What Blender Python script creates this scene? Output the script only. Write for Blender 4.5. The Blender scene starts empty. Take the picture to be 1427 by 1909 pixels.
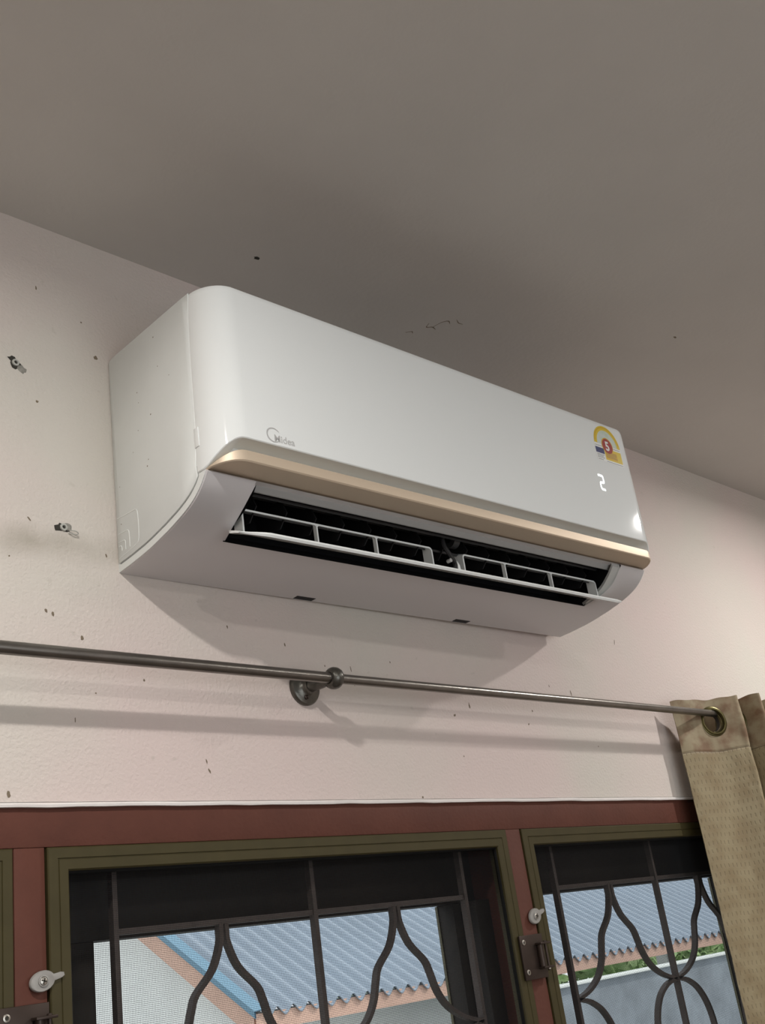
import bpy, bmesh, math, random
from mathutils import Vector, Matrix
random.seed(7)
SC = bpy.context.scene
COL = SC.collection
PI = math.pi

# ------------------------------------------------------------------ camera
W_PX, H_PX, F_PX = 1427, 1909, 2042.96
R = ((0.7129086, 0.17219613, 0.6797866),
     (-0.68764531, 0.36172748, 0.62952137),
     (-0.13749635, -0.91624327, 0.37628849))      # rows: world axes, columns: image right, image down, forward
cam_data = bpy.data.cameras.new('camera')
cam_data.sensor_fit = 'HORIZONTAL'
cam_data.sensor_width = 36.0
cam_data.lens = 36.0 * F_PX / W_PX
cam_data.clip_start = 0.02
cam_data.clip_end = 300
cam = bpy.data.objects.new('camera', cam_data)
COL.objects.link(cam)
cm = Matrix.Identity(4)
for i in range(3):
    cm[i][0] = R[i][0]; cm[i][1] = -R[i][1]; cm[i][2] = -R[i][2]
cm[0][3], cm[1][3], cm[2][3] = 0.0, -1.0, 0.0
cam.matrix_world = cm
SC.camera = cam

# ------------------------------------------------------------------ light and exposure
SC.view_settings.view_transform = 'Standard'
SC.view_settings.look = 'None'
SC.view_settings.gamma = 1.0
SC.view_settings.use_curve_mapping = False
SC.view_settings.exposure = 0.0
world = bpy.data.worlds.new('overcast_sky')
SC.world = world
world.use_nodes = True
bg = world.node_tree.nodes['Background']
bg.inputs[0].default_value = (0.90, 0.95, 1.0, 1)
bg.inputs[1].default_value = 1.3

def add_light(name, kind, loc, energy, color=(1, 1, 1), size=0.1, size_y=None, target=None):
    l = bpy.data.lights.new(name, kind)
    l.energy = energy
    l.color = color
    if kind == 'AREA':
        l.shape = 'RECTANGLE' if size_y else 'DISK'
        l.size = size
        if size_y: l.size_y = size_y
    o = bpy.data.objects.new(name, l)
    COL.objects.link(o)
    o.location = loc
    if target is not None:
        o.rotation_euler = (Vector(target) - Vector(loc)).to_track_quat('-Z', 'Y').to_euler()
    return o
sun = add_light('sun', 'SUN', (40, -20, 45), 2.1, (1.0, 0.97, 0.92), target=(8, 6, 0))
sun.data.angle = math.radians(4)
LAMP_KEY = ((0.105, -0.69), 10.6, 174)        # ceiling downlights: (x, y), power
LAMP_SIDE = ((2.20, -0.63), 10.2, 174)
LAMP_REAR = (((0.10, -1.85), 10.0, 180), ((2.20, -1.80), 10.0, 180))   # second row
FILL_BACK = 15.0                          # power of a fill lamp added at an unseen opening behind the camera
back_fill = add_light('added_back_fill', 'AREA', (0.6, -3.36, -0.35), FILL_BACK, (0.93, 0.97, 1.0), 2.3, 1.6, target=(0.6, 0, -0.35))

# ------------------------------------------------------------------ materials
def mat(name, col, rough=0.5, metal=0.0, var=0.0, var_scale=8.0, bump=0.0, bump_scale=200.0, spec=0.5, coat=0.0, col2=None):
    m = bpy.data.materials.new(name)
    m.use_nodes = True
    nt = m.node_tree
    b = nt.nodes['Principled BSDF']
    b.inputs['Base Color'].default_value = (*col, 1)
    b.inputs['Roughness'].default_value = rough
    b.inputs['Metallic'].default_value = metal
    b.inputs['Specular IOR Level'].default_value = spec
    b.inputs['Coat Weight'].default_value = coat
    b.inputs['Coat Roughness'].default_value = 0.08
    tc = nt.nodes.new('ShaderNodeTexCoord')
    if var > 0 or col2:
        n = nt.nodes.new('ShaderNodeTexNoise')
        n.inputs['Scale'].default_value = var_scale
        n.inputs['Detail'].default_value = 6
        n.inputs['Roughness'].default_value = 0.6
        nt.links.new(tc.outputs['Object'], n.inputs['Vector'])
        r = nt.nodes.new('ShaderNodeValToRGB')
        c2 = col2 if col2 else tuple(min(1, c * (1 + var)) for c in col)
        c1 = col if col2 else tuple(c * (1 - var) for c in col)
        r.color_ramp.elements[0].position = 0.32
        r.color_ramp.elements[1].position = 0.68
        r.color_ramp.elements[0].color = (*c1, 1)
        r.color_ramp.elements[1].color = (*c2, 1)
        nt.links.new(n.outputs['Fac'], r.inputs['Fac'])
        nt.links.new(r.outputs['Color'], b.inputs['Base Color'])
    if bump > 0:
        n2 = nt.nodes.new('ShaderNodeTexNoise')
        n2.inputs['Scale'].default_value = bump_scale
        n2.inputs['Detail'].default_value = 3
        nt.links.new(tc.outputs['Object'], n2.inputs['Vector'])
        bp = nt.nodes.new('ShaderNodeBump')
        bp.inputs['Strength'].default_value = bump
        bp.inputs['Distance'].default_value = 0.003
        nt.links.new(n2.outputs['Fac'], bp.inputs['Height'])
        nt.links.new(bp.outputs['Normal'], b.inputs['Normal'])
    return m

def emit(name, col, strength):
    m = bpy.data.materials.new(name)
    m.use_nodes = True
    b = m.node_tree.nodes['Principled BSDF']
    b.inputs['Base Color'].default_value = (*col, 1)
    b.inputs['Emission Color'].default_value = (*col, 1)
    b.inputs['Emission Strength'].default_value = strength
    return m

def plaster_material():
    m = mat('pink_plaster', (0.70, 0.60, 0.56), 0.75, bump=0.42, bump_scale=240, spec=0.25)
    nt = m.node_tree
    b = nt.nodes['Principled BSDF']
    tc = nt.nodes['Texture Coordinate']
    def noise(scale, detail=5, stretch=None):
        n = nt.nodes.new('ShaderNodeTexNoise')
        n.inputs['Scale'].default_value = scale
        n.inputs['Detail'].default_value = detail
        if stretch:
            mp = nt.nodes.new('ShaderNodeMapping')
            mp.inputs['Scale'].default_value = stretch
            nt.links.new(tc.outputs['Object'], mp.inputs['Vector'])
            nt.links.new(mp.outputs['Vector'], n.inputs['Vector'])
        else:
            nt.links.new(tc.outputs['Object'], n.inputs['Vector'])
        return n
    def ramp(src, p0, c0, p1, c1):
        r = nt.nodes.new('ShaderNodeValToRGB')
        r.color_ramp.elements[0].position = p0; r.color_ramp.elements[0].color = c0
        r.color_ramp.elements[1].position = p1; r.color_ramp.elements[1].color = c1
        nt.links.new(src, r.inputs['Fac'])
        return r
    big = ramp(noise(2.6).outputs['Fac'], 0.36, (0.610, 0.572, 0.512, 1), 0.62, (0.660, 0.555, 0.520, 1))
    # grubby flecks and scuffs, denser towards the old pipe run on the left
    fleck = ramp(noise(70, 8).outputs['Fac'], 0.66, (0, 0, 0, 1), 0.74, (1, 1, 1, 1))
    mix1 = nt.nodes.new('ShaderNodeMix'); mix1.data_type = 'RGBA'
    mix1.inputs[7].default_value = (0.47, 0.43, 0.37, 1)
    nt.links.new(big.outputs['Color'], mix1.inputs[6])
    fm = nt.nodes.new('ShaderNodeMath'); fm.operation = 'MULTIPLY'; fm.inputs[1].default_value = 0.35
    nt.links.new(fleck.outputs['Color'], fm.inputs[0])
    nt.links.new(fm.outputs[0], mix1.inputs[0])
    # old dirt line left behind a removed fitting: z about 0.455, x below 0.66, tilted slightly
    sep = nt.nodes.new('ShaderNodeSeparateXYZ')
    nt.links.new(tc.outputs['Object'], sep.inputs[0])
    wob = noise(9, 4)
    a = nt.nodes.new('ShaderNodeMath'); a.operation = 'MULTIPLY_ADD'
    a.inputs[1].default_value = 0.03
    nt.links.new(wob.outputs['Fac'], a.inputs[0]); nt.links.new(sep.outputs['Z'], a.inputs[2])
    band = nt.nodes.new('ShaderNodeMath'); band.operation = 'SUBTRACT'; band.inputs[1].default_value = 0.476
    nt.links.new(a.outputs[0], band.inputs[0])
    ab = nt.nodes.new('ShaderNodeMath'); ab.operation = 'ABSOLUTE'
    nt.links.new(band.outputs[0], ab.inputs[0])
    mr = nt.nodes.new('ShaderNodeMapRange')
    mr.inputs['From Min'].default_value = 0.003; mr.inputs['From Max'].default_value = 0.022
    mr.inputs['To Min'].default_value = 0.75; mr.inputs['To Max'].default_value = 0.0
    nt.links.new(ab.outputs[0], mr.inputs['Value'])
    mx = nt.nodes.new('ShaderNodeMapRange')
    mx.inputs['From Min'].default_value = 0.60; mx.inputs['From Max'].default_value = 0.68
    mx.inputs['To Min'].default_value = 1.0; mx.inputs['To Max'].default_value = 0.0
    nt.links.new(sep.outputs['X'], mx.inputs['Value'])
    bm_ = nt.nodes.new('ShaderNodeMath'); bm_.operation = 'MULTIPLY'
    nt.links.new(mr.outputs[0], bm_.inputs[0]); nt.links.new(mx.outputs[0], bm_.inputs[1])
    patch = ramp(noise(14, 5).outputs['Fac'], 0.35, (0.2, 0.2, 0.2, 1), 0.6, (1, 1, 1, 1))
    bm2 = nt.nodes.new('ShaderNodeMath'); bm2.operation = 'MULTIPLY'
    nt.links.new(bm_.outputs[0], bm2.inputs[0]); nt.links.new(patch.outputs['Color'], bm2.inputs[1])
    mix2 = nt.nodes.new('ShaderNodeMix'); mix2.data_type = 'RGBA'
    mix2.inputs[7].default_value = (0.36, 0.33, 0.27, 1)
    nt.links.new(mix1.outputs[2], mix2.inputs[6]); nt.links.new(bm2.outputs[0], mix2.inputs[0])
    nt.links.new(mix2.outputs[2], b.inputs['Base Color'])
    return m

M = {}
M['plaster'] = plaster_material()
M['ceiling'] = mat('ceiling_paint', (0.58, 0.555, 0.515), 0.8, var=0.04, var_scale=3, bump=0.12, bump_scale=120, spec=0.2)
M['bead'] = mat('white_bead', (0.78, 0.74, 0.71), 0.6, var=0.05, var_scale=20, bump=0.2, bump_scale=60)
M['red'] = mat('red_oxide_paint', (0.100, 0.034, 0.022), 0.65, spec=0.25, var=0.10, var_scale=14, bump=0.2, bump_scale=180)
M['floor'] = mat('floor_tile', (0.15, 0.115, 0.09), 0.35, var=0.1, var_scale=3)
M['olive'] = mat('olive_aluminium', (0.055, 0.045, 0.017), 0.5, metal=0.2, spec=0.3, var=0.08, var_scale=30)
M['olive_dark'] = mat('olive_groove', (0.02, 0.017, 0.008), 0.6)
M['mesh'] = mat('screen_thread', (0.014, 0.015, 0.017), 0.7, spec=0.2)
M['rubber'] = mat('spline_rubber', (0.006, 0.006, 0.006), 0.6, spec=0.15)
M['sash'] = mat('dark_sash', (0.016, 0.012, 0.008), 0.6, spec=0.25, var=0.2, var_scale=20, bump=0.1)
M['sash_edge'] = mat('sash_edge_trim', (0.10, 0.09, 0.04), 0.45)
M['iron'] = mat('painted_iron', (0.085, 0.069, 0.061), 0.55, spec=0.3, metal=0.2, var=0.15, var_scale=40, bump=0.15)
M['white'] = mat('white_plastic', (0.80, 0.825, 0.81), 0.055, spec=0.38)
M['white_side'] = mat('white_plastic_satin', (0.74, 0.765, 0.74), 0.42, var=0.025, var_scale=12, spec=0.4)
M['body'] = mat('white_plastic_shaded', (0.62, 0.60, 0.60), 0.36, spec=0.45)  # same white plastic, toned darker for the shade on the underside
M['gold'] = mat('champagne_trim', (0.66, 0.545, 0.415), 0.52, metal=0.50, spec=0.35)
M['grey_plastic'] = mat('grey_plastic', (0.36, 0.36, 0.35), 0.45)
M['black'] = mat('black_plastic', (0.010, 0.010, 0.011), 0.6, spec=0.25)
M['rebate'] = mat('grey_rebate', (0.50, 0.51, 0.49), 0.4)
M['vane'] = mat('vane_plastic', (0.016, 0.016, 0.017), 0.6, spec=0.2)
M['dark'] = mat('dark_grey_plastic', (0.035, 0.035, 0.036), 0.4)
M['logo'] = mat('logo_silver', (0.58, 0.58, 0.57), 0.4, metal=0.3)
M['speck'] = mat('dirt_speck', (0.20, 0.16, 0.115), 0.85, spec=0.1)
M['groove'] = mat('panel_gap', (0.30, 0.31, 0.30), 0.6)
M['led'] = emit('display_segment', (0.95, 0.97, 1.0), 1.6)
M['lamp'] = emit('lamp_diffuser', (1.0, 0.96, 0.9), 6.0)
M['steel'] = mat('antique_pewter', (0.22, 0.205, 0.185), 0.30, metal=0.92, var=0.12, var_scale=30)
M['pewter'] = mat('dark_pewter_bracket', (0.13, 0.125, 0.11), 0.34, metal=0.85, var=0.3, var_scale=40, bump=0.2, bump_scale=90)
M['hinge'] = mat('dark_bronze', (0.05, 0.035, 0.028), 0.4, metal=0.6)
M['screw'] = mat('screw_steel', (0.5, 0.47, 0.42), 0.35, metal=0.9)
M['clear'] = mat('milky_plastic', (0.30, 0.29, 0.27), 0.4, spec=0.4)
M['brass'] = mat('aged_brass', (0.095, 0.080, 0.030), 0.32, metal=0.8, var=0.15, var_scale=60)
M['chip'] = mat('bare_cement', (0.25, 0.24, 0.21), 0.9, var=0.3, var_scale=150)
M['chip_dark'] = mat('hole_dark', (0.035, 0.032, 0.025), 0.9)
M['plug'] = mat('grey_wall_plug', (0.42, 0.42, 0.38), 0.6)
M['st_yellow'] = mat('label_yellow', (0.68, 0.50, 0.03), 0.35)
M['st_gold'] = mat('label_amber', (0.62, 0.36, 0.01), 0.35)
M['st_green'] = mat('label_pale_green', (0.50, 0.60, 0.48), 0.35, col2=(0.62, 0.66, 0.62), var_scale=90)
M['st_red'] = mat('label_red', (0.33, 0.025, 0.02), 0.35)
M['st_navy'] = mat('label_navy', (0.03, 0.04, 0.14), 0.35)
M['st_white'] = mat('label_white', (0.78, 0.79, 0.77), 0.35)
M['st_ink'] = mat('label_ink', (0.10, 0.11, 0.10), 0.4)
M['roof'] = mat('blue_roof_sheet', (0.30, 0.365, 0.43), 0.5, var=0.06, var_scale=2)
M['roof_edge'] = mat('blue_verge_flashing', (0.16, 0.30, 0.40), 0.5)
M['orange'] = mat('orange_fascia', (0.68, 0.45, 0.345), 0.6, var=0.08, var_scale=4)
M['housewall'] = mat('pale_house_wall', (0.84, 0.86, 0.83), 0.8, var=0.06, var_scale=2)
M['fence'] = mat('grey_cement_wall', (0.22, 0.255, 0.28), 0.8, var=0.25, var_scale=3)
M['coping'] = mat('pale_coping', (0.70, 0.74, 0.70), 0.7)
M['leaf'] = mat('foliage', (0.16, 0.30, 0.08), 0.6, col2=(0.40, 0.52, 0.24), var_scale=6)
M['bark'] = mat('bark', (0.16, 0.12, 0.08), 0.9)
M['ground'] = mat('ground_outside', (0.30, 0.30, 0.27), 0.9, var=0.1, var_scale=1)

def curtain_material():
    m = bpy.data.materials.new('curtain_jacquard')
    m.use_nodes = True
    nt = m.node_tree
    b = nt.nodes['Principled BSDF']
    b.inputs['Roughness'].default_value = 0.62
    b.inputs['Specular IOR Level'].default_value = 0.4
    b.inputs['Sheen Weight'].default_value = 0.15
    uv = nt.nodes.new('ShaderNodeUVMap')
    def mth(op, *ins):
        n = nt.nodes.new('ShaderNodeMath'); n.operation = op
        for k, v in enumerate(ins):
            if isinstance(v, (int, float)): n.inputs[k].default_value = v
            else: nt.links.new(v, n.inputs[k])
        return n.outputs[0]
    nz = nt.nodes.new('ShaderNodeTexNoise')
    nz.inputs['Scale'].default_value = 30
    nz.inputs['Detail'].default_value = 4
    nt.links.new(uv.outputs['UV'], nz.inputs['Vector'])
    wb = nt.nodes.new('ShaderNodeTexNoise')
    wb.inputs['Scale'].default_value = 160
    nt.links.new(uv.outputs['UV'], wb.inputs['Vector'])
    sep = nt.nodes.new('ShaderNodeSeparateXYZ')
    nt.links.new(uv.outputs['UV'], sep.inputs[0])
    U = mth('MULTIPLY_ADD', nz.outputs['Fac'], 0.0100, sep.outputs['X'])
    V = mth('MULTIPLY_ADD', nz.outputs['Fac'], 0.0040, sep.outputs['Y'])
    v_ = mth('DIVIDE', V, 0.0125)
    row = mth('FLOOR', v_)
    half = mth('MULTIPLY', mth('MODULO', mth('ABSOLUTE', row), 2.0), 0.5)
    fu = mth('ABSOLUTE', mth('SUBTRACT', mth('FRACT', mth('ADD', mth('DIVIDE', U, 0.0085), half)), 0.5))
    fv = mth('ABSOLUTE', mth('SUBTRACT', mth('FRACT', v_), 0.5))
    def soft(x, a_, b_):
        r = nt.nodes.new('ShaderNodeMapRange'); r.interpolation_type = 'SMOOTHSTEP'
        r.inputs['From Min'].default_value = a_; r.inputs['From Max'].default_value = b_
        r.inputs['To Min'].default_value = 1.0; r.inputs['To Max'].default_value = 0.0
        nt.links.new(x, r.inputs['Value'])
        return r.outputs[0]
    dash = mth('MULTIPLY', soft(fu, 0.07, 0.20), soft(fv, 0.14, 0.34))
    base = nt.nodes.new('ShaderNodeValToRGB')
    base.color_ramp.elements[0].position = 0.35; base.color_ramp.elements[0].color = (0.240, 0.182, 0.096, 1)
    base.color_ramp.elements[1].position = 0.62; base.color_ramp.elements[1].color = (0.305, 0.250, 0.145, 1)
    nt.links.new(nz.outputs['Fac'], base.inputs['Fac'])
    body = nt.nodes.new('ShaderNodeMix'); body.data_type = 'RGBA'
    nt.links.new(mth('MULTIPLY', dash, 0.40), body.inputs[0])
    nt.links.new(base.outputs['Color'], body.inputs[6]); body.inputs[7].default_value = (0.150, 0.112, 0.062, 1)
    plain = nt.nodes.new('ShaderNodeValToRGB')
    plain.color_ramp.elements[0].position = 0.38; plain.color_ramp.elements[0].color = (0.185, 0.110, 0.058, 1)
    plain.color_ramp.elements[1].position = 0.58; plain.color_ramp.elements[1].color = (0.300, 0.245, 0.150, 1)
    nt.links.new(nz.outputs['Fac'], plain.inputs['Fac'])
    gt = nt.nodes.new('ShaderNodeMapRange')       # above the seam: the plain heading
    gt.inputs['From Min'].default_value = 0.2545; gt.inputs['From Max'].default_value = 0.2560
    nt.links.new(sep.outputs['Y'], gt.inputs['Value'])
    mix = nt.nodes.new('ShaderNodeMix'); mix.data_type = 'RGBA'
    nt.links.new(gt.outputs[0], mix.inputs[0])
    nt.links.new(body.outputs[2], mix.inputs[6]); nt.links.new(plain.outputs['Color'], mix.inputs[7])
    stitch = soft(mth('ABSOLUTE', mth('SUBTRACT', mth('MULTIPLY_ADD', wb.outputs['Fac'], 0.0016, sep.outputs['Y']), 0.2560)), 0.0002, 0.0011)
    seam_c = nt.nodes.new('ShaderNodeMix'); seam_c.data_type = 'RGBA'
    nt.links.new(mth('MULTIPLY', stitch, 0.8), seam_c.inputs[0])
    nt.links.new(mix.outputs[2], seam_c.inputs[6]); seam_c.inputs[7].default_value = (0.085, 0.052, 0.028, 1)
    nt.links.new(seam_c.outputs[2], b.inputs['Base Color'])
    h = mth('SUBTRACT', mth('MULTIPLY', wb.outputs['Fac'], 0.35), mth('MULTIPLY', dash, mth('SUBTRACT', 1.0, gt.outputs[0])))
    bp = nt.nodes.new('ShaderNodeBump'); bp.inputs['Strength'].default_value = 0.35; bp.inputs['Distance'].default_value = 0.0012
    nt.links.new(h, bp.inputs['Height'])
    nt.links.new(bp.outputs['Normal'], b.inputs['Normal'])
    return m
M['curtain'] = curtain_material()

# ------------------------------------------------------------------ helpers
def obj(name, bm, m, parent=None, loc=None, sharp=0.6):
    bmesh.ops.recalc_face_normals(bm, faces=bm.faces[:])
    for f in bm.faces: f.smooth = True
    for e in bm.edges:
        if len(e.link_faces) != 2 or e.calc_face_angle(0) > sharp: e.smooth = False
    me = bpy.data.meshes.new(name)
    bm.to_mesh(me); bm.free()
    me.materials.append(M[m] if isinstance(m, str) else m)
    o = bpy.data.objects.new(name, me)
    COL.objects.link(o)
    if parent: o.parent = parent
    if loc: o.location = loc
    return o

def thing(name, label, cat, loc=(0, 0, 0), rot=(0, 0, 0), group=None):
    o = bpy.data.objects.new(name, None)
    o.empty_display_size = 0.05
    COL.objects.link(o)
    o.location = loc; o.rotation_euler = rot
    o['label'] = label; o['category'] = cat
    if group: o['group'] = group
    return o

def struct(o, label=None):
    o['kind'] = 'structure'
    if label: o['label'] = label
    return o

def box(bm, x0, x1, y0, y1, z0, z1, bev=0.0, seg=2):
    vs = [bm.verts.new((x, y, z)) for x in (x0, x1) for y in (y0, y1) for z in (z0, z1)]
    idx = ((0, 1, 3, 2), (4, 6, 7, 5), (0, 4, 5, 1), (2, 3, 7, 6), (0, 2, 6, 4), (1, 5, 7, 3))
    fs = [bm.faces.new([vs[i] for i in f]) for f in idx]
    if bev > 0:
        es = list({e for f in fs for e in f.edges})
        bmesh.ops.bevel(bm, geom=es, offset=bev, segments=seg, affect='EDGES', profile=0.5)
    return bm

def nbox(*a, **k):
    return box(bmesh.new(), *a, **k)

def basis(d):
    d = d.normalized()
    up = Vector((0, 0, 1)) if abs(d.z) < 0.9 else Vector((0, 1, 0))
    u = d.cross(up).normalized()
    return u, u.cross(d).normalized()

def tube(bm, pts, r, n=12, caps=True):
    pts = [Vector(p) for p in pts]
    rs = r if isinstance(r, (list, tuple)) else [r] * len(pts)
    rings = []
    u = None
    for i, p in enumerate(pts):
        d = (pts[min(i + 1, len(pts) - 1)] - pts[max(i - 1, 0)]).normalized()
        if u is None: u, v = basis(d)
        else:
            u = (u - d * u.dot(d)).normalized()
            v = u.cross(d).normalized()
        rings.append([bm.verts.new(p + (u * math.cos(2 * PI * k / n) + v * math.sin(2 * PI * k / n)) * rs[i]) for k in range(n)])
    for a, b in zip(rings, rings[1:]):
        for k in range(n): bm.faces.new((a[k], a[(k + 1) % n], b[(k + 1) % n], b[k]))
    if caps:
        bm.faces.new(rings[0]); bm.faces.new(rings[-1])
    return bm

def lathe(bm, prof, origin, axis, n=24):
    """prof: list of (distance along axis, radius)"""
    o = Vector(origin); d = Vector(axis).normalized()
    u, v = basis(d)
    rings = []
    for t, r in prof:
        if r < 1e-6: rings.append([bm.verts.new(o + d * t)])
        else: rings.append([bm.verts.new(o + d * t + (u * math.cos(2 * PI * k / n) + v * math.sin(2 * PI * k / n)) * r) for k in range(n)])
    for a, b in zip(rings, rings[1:]):
        for k in range(n):
            q = (k + 1) % n
            if len(a) == 1 and len(b) == 1: continue
            if len(a) == 1: bm.faces.new((a[0], b[q], b[k]))
            elif len(b) == 1: bm.faces.new((a[k], a[q], b[0]))
            else: bm.faces.new((a[k], a[q], b[q], b[k]))
    return bm

def loft(bm, secs, closed=False):
    rows = [[bm.verts.new(p) for p in s] for s in secs]
    for a, b in zip(rows, rows[1:]):
        m = len(a)
        for k in range(m if closed else m - 1):
            q = (k + 1) % m
            bm.faces.new((a[k], a[q], b[q], b[k]))
    return rows

def prism(bm, poly, axis, a, b):
    """poly in the two remaining axes, extruded along axis from a to b"""
    def P(p, t):
        return {'x': (t, p[0], p[1]), 'y': (p[0], t, p[1]), 'z': (p[0], p[1], t)}[axis]
    A = [bm.verts.new(P(p, a)) for p in poly]; B = [bm.verts.new(P(p, b)) for p in poly]
    n = len(poly)
    bm.faces.new(A); bm.faces.new(B[::-1])
    for k in range(n): bm.faces.new((A[k], B[k], B[(k + 1) % n], A[(k + 1) % n]))
    return bm

def ribbon(bm, pts, w, y0, y1):
    """flat bar: a path in x,z with in-plane width w, standing from y0 to y1"""
    P = [Vector((p[0], p[1])) for p in pts]
    secs = []
    for i, p in enumerate(P):
        d = (P[min(i + 1, len(P) - 1)] - P[max(i - 1, 0)]).normalized()
        n = Vector((-d.y, d.x)) * (w / 2)
        a, b = p + n, p - n
        secs.append([(a.x, y0, a.y), (b.x, y0, b.y), (b.x, y1, b.y), (a.x, y1, a.y)])
    rows = loft(bm, secs, closed=True)
    bm.faces.new(rows[0]); bm.faces.new(rows[-1][::-1])
    return bm

def smooth_path(pts, n=6):
    """Catmull-Rom through the points"""
    P = [Vector(p) for p in pts]
    P = [P[0] * 2 - P[1]] + P + [P[-1] * 2 - P[-2]]
    out = []
    for i in range(1, len(P) - 2):
        for k in range(n):
            t = k / n
            a, b, c, d = P[i - 1], P[i], P[i + 1], P[i + 2]
            out.append(0.5 * ((2 * b) + (c - a) * t + (2 * a - 5 * b + 4 * c - d) * t * t + (3 * b - a - 3 * c + d) * t ** 3))
    out.append(P[-2])
    return out

def text_mesh(name, s, size, m, parent, loc, rot, extrude=0.0002, bold=0.0, shear=0.0):
    cu = bpy.data.curves.new(name, 'FONT')
    cu.body = s; cu.size = size; cu.extrude = extrude; cu.offset = bold; cu.shear = shear
    cu.align_x = 'LEFT'; cu.resolution_u = 4
    tmp = bpy.data.objects.new(name, cu)
    COL.objects.link(tmp)
    me = bpy.data.meshes.new_from_object(tmp.evaluated_get(bpy.context.evaluated_depsgraph_get()))
    bpy.data.objects.remove(tmp)
    bpy.data.curves.remove(cu)
    me.name = name
    me.materials.clear(); me.materials.append(M[m])
    o = bpy.data.objects.new(name, me)
    COL.objects.link(o)
    o.parent = parent; o.location = loc; o.rotation_euler = rot
    return o

# ================================================================== SETTING
CEIL, FLOOR = 0.876, -1.75
XL, XR, YB = -1.6, 3.3, -3.4
PERIOD, SCR_W, SCR0 = 0.7258, 0.6923, 0.5399     # window rhythm along the wall
N0 = -1
scr = [SCR0 + PERIOD * k for k in (-1, 0, 1)]    # left edges of the three insect screens
WIN_L, WIN_R = scr[0], scr[2] + SCR_W
Z_LINT, Z_SILL = 0.1836, -0.86
TH = 0.12
bm = bmesh.new()
box(bm, XL, XR, 0, TH, Z_LINT, CEIL + 0.02)
box(bm, XL, WIN_L - 0.05, 0, TH, FLOOR, Z_LINT)
box(bm, WIN_R + 0.05, XR, 0, TH, FLOOR, Z_LINT)
box(bm, WIN_L - 0.05, WIN_R + 0.05, 0, TH, FLOOR, Z_SILL - 0.05)
wall_back = struct(obj('wall_back', bm, 'plaster'))
bm = bmesh.new(); box(bm, XL - 0.1, XR + 0.1, YB - 0.1, TH, CEIL, CEIL + 0.12)
ceiling = struct(obj('ceiling', bm, 'ceiling'))
bm = bmesh.new(); box(bm, XL - 0.1, XR + 0.1, YB - 0.1, 0, FLOOR - 0.1, FLOOR)
struct(obj('floor', bm, 'floor'))
struct(obj('wall_left', nbox(XL - 0.1, XL, YB, TH, FLOOR, CEIL), 'plaster'))
struct(obj('wall_right', nbox(XR, XR + 0.1, YB, TH, FLOOR, CEIL), 'plaster'))
bm = bmesh.new()                                   # wall behind the camera, with an opening made up for the fill lamp
box(bm, XL, -0.6, YB - 0.1, YB, FLOOR, CEIL)
box(bm, 1.8, XR, YB - 0.1, YB, FLOOR, CEIL)
box(bm, -0.6, 1.8, YB - 0.1, YB, 0.5, CEIL)
box(bm, -0.6, 1.8, YB - 0.1, YB, FLOOR, -1.2)
struct(obj('wall_front', bm, 'plaster'))
# white plaster bead along the foot of the plaster, slightly uneven
bm = bmesh.new()
secs = []
nseg = 160
for i in range(nseg + 1):
    x = XL + (XR - XL) * i / nseg
    j = random.uniform(-0.0004, 0.0004)
    secs.append([(x, 0.001, 0.1872 + j), (x, -0.0022, 0.1868 + j), (x, -0.0036, 0.1852 + j), (x, -0.0030, 0.1828 + j * 1.3), (x, 0.010, 0.1828 + j * 1.3)])
loft(bm, secs, closed=True)
struct(obj('trim_1', bm, 'bead'))
# dark scribed line above the bead
bm = bmesh.new()
secs = []
for i in range(nseg + 1):
    x = XL + (XR - XL) * i / nseg
    j = random.uniform(-0.0003, 0.0003)
    secs.append([(x, 0.0005, 0.1882 + j), (x, -0.0006, 0.1878 + j), (x, 0.0005, 0.1873 + j)])
loft(bm, secs, closed=True)
struct(obj('trim_2', bm, 'groove'))
# red timber lintel, posts and sill of the window range
struct(obj('trim_3', nbox(WIN_L - 0.05, WIN_R + 0.05, 0.0012, TH - 0.005, 0.1455, 0.1836, bev=0.0008), 'red'), 'red painted lintel beam above the windows')
posts = [(WIN_L - 0.05, WIN_L - 0.001)] + [(scr[k] + SCR_W + 0.001, scr[k + 1] - 0.001) for k in (0, 1)] + [(WIN_R + 0.001, WIN_R + 0.05)]
for k, (a, b) in enumerate(posts):
    struct(obj('trim_%d' % (4 + k), nbox(a, b, 0.0018, TH - 0.006, Z_SILL, 0.1455, bev=0.0008), 'red'), 'red painted post between window frames')
struct(obj('trim_8', nbox(WIN_L - 0.05, WIN_R + 0.05, -0.01, TH + 0.01, Z_SILL - 0.05, Z_SILL), 'red'), 'red painted sill')

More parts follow.
